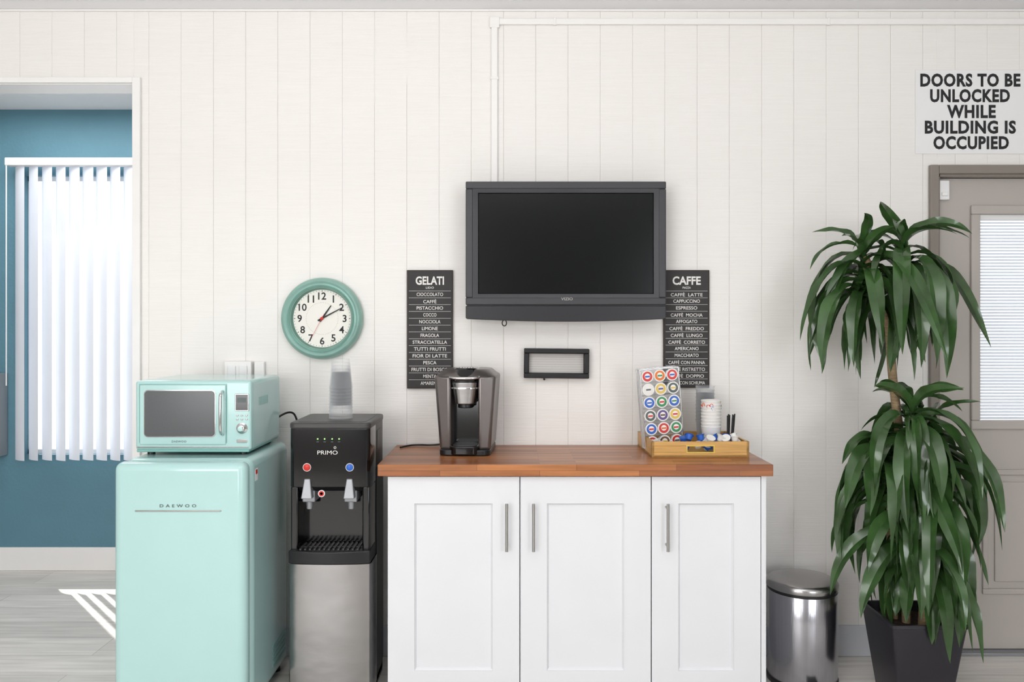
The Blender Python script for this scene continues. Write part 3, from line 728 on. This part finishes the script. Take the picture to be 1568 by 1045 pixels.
# printed outer sleeve of the top cup, with swirls
pr = {'green': [], 'orange': [], 'red': [], 'bluep': []}
ks = list(pr.keys())
for k in range(30):
    ang = random.uniform(math.pi, 2 * math.pi); hh = random.uniform(.115, .178)
    rr = 0.027 + (hh - .096) / 0.088 * 0.0095 + .0015
    kk = ks[k % 4]
    p = Vector((cx + rr * math.cos(ang), cy + rr * math.sin(ang), cz + hh))
    tdir = Vector((-math.sin(ang), math.cos(ang), 0)); r0 = random.uniform(.003, .007)
    pr[kk].append(tube_me([p + tdir * r0 * math.cos(q * .8) + Vector((0, 0, r0 * math.sin(q * .8))) for q in range(6)], 0.0013, res=1))
for kk in ks: g.add('swirl_' + kk, join_me(pr[kk]), kk)

g = G('clear_cup_stack', (0.745, -0.095, zc + .007))
ml = []
for k in range(10):
    ml.append(lathe_me([(0.027, 0.0), (0.036, 0.10), (0.0375, 0.102), (0.036, 0.104), (0.035, 0.102), (0.026, 0.002)], (0.745, -0.095, zc + .008 + .0145 * k), 32))
g.add('cups', join_me(ml), 'clear')

g = G('stirrer_bundle', (0.81, -0.16, zc + .007))
g.add('sticks', join_me([tube_me([(0.803 + .004 * k, -0.20 + .006 * (k % 3), zc + .012), (0.812 + .0065 * k, -0.17 + .01 * (k % 3), zc + .135 + .004 * (k % 2))], 0.0028, smooth=False) for k in range(6)]), 'ink')
g.add('holder', lathe_me([(0.020, 0), (0.022, 0.05), (0.0235, 0.051), (0.021, 0.049), (0.019, 0.003), (0.0001, 0.003)], (0.812, -0.19, zc + .008), 24), 'acry')

g = G('creamer_pile', (0.76, -0.25, zc + .007))
cr = {'white': [], 'bluep': [], 'whiteink': [], 'paper': []}
for k in range(34):
    px = random.uniform(0.53, 0.825) if k > 18 else random.uniform(0.71, 0.82)
    py = random.uniform(-0.268, -0.24); pz = zc + .018 + random.uniform(0, .038)
    me = lathe_me([(0.010, 0), (0.014, 0.018), (0.017, 0.019), (0.017, 0.0205), (0.0001, 0.0205)], (0, 0, 0), 18)
    me.transform(Matrix.Translation((px, py, pz)) @ Euler((random.uniform(-.7, .7), random.uniform(-.7, .7), 0)).to_matrix().to_4x4())
    cr[list(cr.keys())[k % 4] if k % 5 else 'bluep'].append(me)
for kk, v in cr.items(): g.add('creamers_' + kk, join_me(v), kk)

# ================================================================== TRASH CAN
cx, cy = 1.077, -0.212
g = G('pedal_trash_can', (cx, cy, 0))
R = 0.124
g.add('body', lathe_me([(R - .003, 0.012), (R, 0.016), (R, 0.335), (R - .002, 0.338)], (cx, cy, 0), 72), 'steel')
g.add('base_ring', lathe_me([(R - .006, 0), (R + .002, 0.001), (R + .003, 0.016), (R - .001, 0.02)], (cx, cy, 0), 72), 'black')
g.add('collar', lathe_me([(R - .003, 0.333), (R + .001, 0.336), (R + .001, 0.346), (R - .004, 0.348)], (cx, cy, 0), 72), 'black')
g.add('lid', lathe_me([(R + .003, 0.347), (R + .004, 0.350), (R + .004, 0.364), (R - .001, 0.372), (R - .014, 0.377), (R - .05, 0.383), (0.04, 0.386), (0.0001, 0.387)], (cx, cy, 0), 72), 'steelh')
g.add('hinge', box_me((cx - .03, cx + .03), (cy + R - .006, cy + R + .018), (0.30, 0.366)), 'black', bevel=0.004)
g.add('pedal', hexa_me([(cx - .03, cy - R - .04), (cx + .03, cy - R - .04), (cx + .022, cy - R + .02), (cx - .022, cy - R + .02)], [(cx - .03, cy - R - .04), (cx + .03, cy - R - .04), (cx + .022, cy - R + .02), (cx - .022, cy - R + .02)], 0.008, 0.018), 'black', bevel=0.003)

# ================================================================== PLANT
PX, PY = 1.425, -0.335
g = G('potted_dracaena', (PX, PY, 0))
ot, ob, H = 0.130, 0.092, 0.290
def sq(r): return rrect(PX - r, PX + r, PY - r, PY + r, 0.010, 3)
bm = bmesh.new()
rings = []
for r_, z in ((ob, 0.0), (ot - .003, H - .014), (ot, H - .012), (ot, H), (ot - .010, H), (ot - .014, H - .045)):
    rings.append([bm.verts.new((p[0], p[1], z)) for p in sq(r_)])
for A, B in zip(rings[:-1], rings[1:]):
    n = len(A)
    for k in range(n): bm.faces.new([A[k], A[(k + 1) % n], B[(k + 1) % n], B[k]])
bm.faces.new(rings[0])
g.add('pot', to_me(bm), 'pot')
g.add('soil', prism(sq(ot - .015), H - .07, H - .035), 'soil')
canes = [
    [(PX - .02, PY, .24), (PX - .03, PY, .6), (PX - .035, PY + .01, 0.9), (PX - .075, PY, 1.15), (PX - .085, PY, 1.36)],
    [(PX - .08, PY, 1.28), (PX - .115, PY - .01, 1.40), (PX - .165, PY, 1.56)],
    [(PX - .085, PY, 1.33), (PX - .07, PY, 1.42), (PX - .025, PY, 1.58)],
    [(PX + .02, PY - .03, .24), (PX + .03, PY - .04, .5), (PX + .01, PY - .05, .8), (PX - .02, PY - .05, .99)],
    [(PX - .04, PY + .04, .24), (PX - .07, PY + .03, .45), (PX - .08, PY + .0, .68)],
    [(PX + .04, PY + .02, .24), (PX + .06, PY - .0, .5), (PX + .055, PY - .02, .76)],
]
for k, c in enumerate(canes): g.add('cane_%d' % (k + 1), tube_me(c, 0.015 if k in (0, 3) else 0.011, res=3), 'cane')

def leaf(bm, base, az, el0, elend, Ln, w, kk, mi):
    n = 18; pos = Vector(base); st = Ln / n
    tw = random.uniform(-1.2, 1.2); ph = random.uniform(0, 6)
    daz = random.uniform(-.9, .9)
    wob = random.uniform(.0, .16)
    prev = None
    for i in range(n + 1):
        t = i / n
        f_ = (1 - math.exp(-kk * t)) / (1 - math.exp(-kk))
        th = el0 + (elend - el0) * f_ + wob * math.sin(t * 8 + ph) * t
        A = az + daz * t * t
        d = Vector((math.cos(A) * math.cos(th), math.sin(A) * math.cos(th), math.sin(th)))
        s = Vector((-math.sin(A), math.cos(A), 0))
        nn = s.cross(d) * -1
        ang = tw * t * 1.3
        s2 = s * math.cos(ang) + nn * math.sin(ang); n2 = nn * math.cos(ang) - s * math.sin(ang)
        if t < .4: wd = w * (0.38 + 0.62 * math.sin(math.pi / 2 * t / .4))
        else: wd = w * max(0.0, 1 - ((t - .4) / .6) ** 2.0)
        wd = max(wd, 0.0008)
        lift = wd * 0.26
        wave = 0.007 * math.sin(ph + t * 19) * min(1, t * 3) * (1 - t)
        row = [bm.verts.new(pos - s2 * wd / 2 + n2 * (lift + wave)), bm.verts.new(pos - s2 * wd / 4 + n2 * lift * .45), bm.verts.new(pos),
               bm.verts.new(pos + s2 * wd / 4 + n2 * lift * .45), bm.verts.new(pos + s2 * wd / 2 + n2 * (lift - wave))]
        if prev:
            for q in range(4):
                f = bm.faces.new([prev[q], prev[q + 1], row[q + 1], row[q]]); f.material_index = mi
        prev = row
        pos = pos + d * st
        if pos.y > -0.03: pos.y = -0.03
        if pos.z < 0.03: pos.z = 0.03
bm = bmesh.new()
def crown(c, n, Lmax, young=5, stem=0.17):
    az = random.uniform(0, 6.28)
    for k in range(n):
        u = k / (n - 1)
        az += 2.39996 + random.uniform(-.5, .5)
        if k < young:
            el0 = math.radians(random.uniform(60, 84)); ee = math.radians(random.uniform(-70, 10)); Ln = Lmax * random.uniform(.34, .52); mi = 2 if k % 4 else 1; w = random.uniform(.034, .046); kk = random.uniform(.6, 1.8)
        else:
            el0 = math.radians(66 - 52 * u + random.uniform(-14, 14)); ee = math.radians(-random.uniform(74, 102))
            Ln = Lmax * (0.68 + .32 * math.sin(math.pi * min(1, u + .15))) * random.uniform(.70, 1.10); w = random.uniform(.044, .062); kk = random.uniform(2.2, 5.0)
            mi = 1 if random.random() < .45 - .25 * u else 0
        b = Vector(c) + Vector((0, 0, -stem * u)) + Vector((random.uniform(-.008, .008), random.uniform(-.008, .008), 0))
        leaf(bm, b, az, el0, ee, Ln, w, kk, mi)
crown((PX - .175, PY, 1.575), 34, 0.52, young=8)
crown((PX - .035, PY - .01, 1.60), 38, 0.54, young=8)
crown((PX - .03, PY - .05, 1.03), 36, 0.48, young=8)
crown((PX + .05, PY + .02, 0.95), 28, 0.52)
crown((PX - .085, PY + .0, .88), 30, 0.48, young=3, stem=.2)
crown((PX + .055, PY - .02, .78), 32, 0.48, young=4, stem=.2)
crown((PX - .03, PY - .05, .66), 28, 0.42, young=1, stem=.2)
crown((PX + .03, PY - .03, .55), 22, 0.38, young=1, stem=.15)
me = bpy.data.meshes.new('lv'); bm.to_mesh(me); bm.free()
o = g.add('leaves', me, ['leaf', 'leaf2', 'leaf3'])

# ================================================================== LIGHTS
def area(name, loc, rot, sx, sy, p, col=(1, 1, 1)):
    l = bpy.data.lights.new(name, 'AREA'); l.shape = 'RECTANGLE'; l.size = sx; l.size_y = sy; l.energy = p; l.color = col
    o = bpy.data.objects.new(name, l); o.location = loc; o.rotation_euler = rot; COL.objects.link(o); return o
area('window_daylight_left', (-1.9, YF + 0.03, 1.4), (math.radians(90), 0, 0), 2.1, 1.7, 62, (1, 0.985, 0.97))
area('window_daylight_right', (2.15, YF + 0.03, 1.3), (math.radians(90), 0, 0), 1.0, 1.5, 33, (0.94, 0.97, 1))
area('ceiling_bounce_fill', (-0.1, -2.7, 1.95), (math.radians(180), 0, 0), 1.8, 1.2, 47, (1, 0.99, 0.98))  # added fill aimed at the ceiling for soft bounce, not a real fixture
area('back_room_fill', (-2.2, 0.55, 2.45), (0, 0, 0), 1.0, 0.6, 11, (1, 1, 1))  # added fill that brightens the far room, no fixture there
s = bpy.data.lights.new('sun', 'SUN'); s.energy = 6; s.angle = math.radians(0.6); s.color = (1, 0.96, 0.9)
so = bpy.data.objects.new('sun', s); COL.objects.link(so)
dirv = Vector((0.53, -0.60, -1.18)).normalized()
so.rotation_euler = dirv.to_track_quat('-Z', 'Y').to_euler()
so.location = (-4, 4, 6)

w = bpy.data.worlds.new('World'); scene.world = w; w.use_nodes = True
nt = w.node_tree; bg = nt.nodes['Background']
bg.inputs['Color'].default_value = (0.90, 0.95, 1.0, 1); bg.inputs['Strength'].default_value = 1.6

# ================================================================== CAMERA
cam = bpy.data.cameras.new('camera'); co = bpy.data.objects.new('camera', cam); COL.objects.link(co)
co.location = (0, -3.2, 1.31); co.rotation_euler = (math.radians(90), 0, 0)
cam.sensor_width = 36; cam.lens = 36 * 1232 / 1568; cam.shift_y = -22.5 / 1568
cam.clip_start = 0.05
scene.camera = co
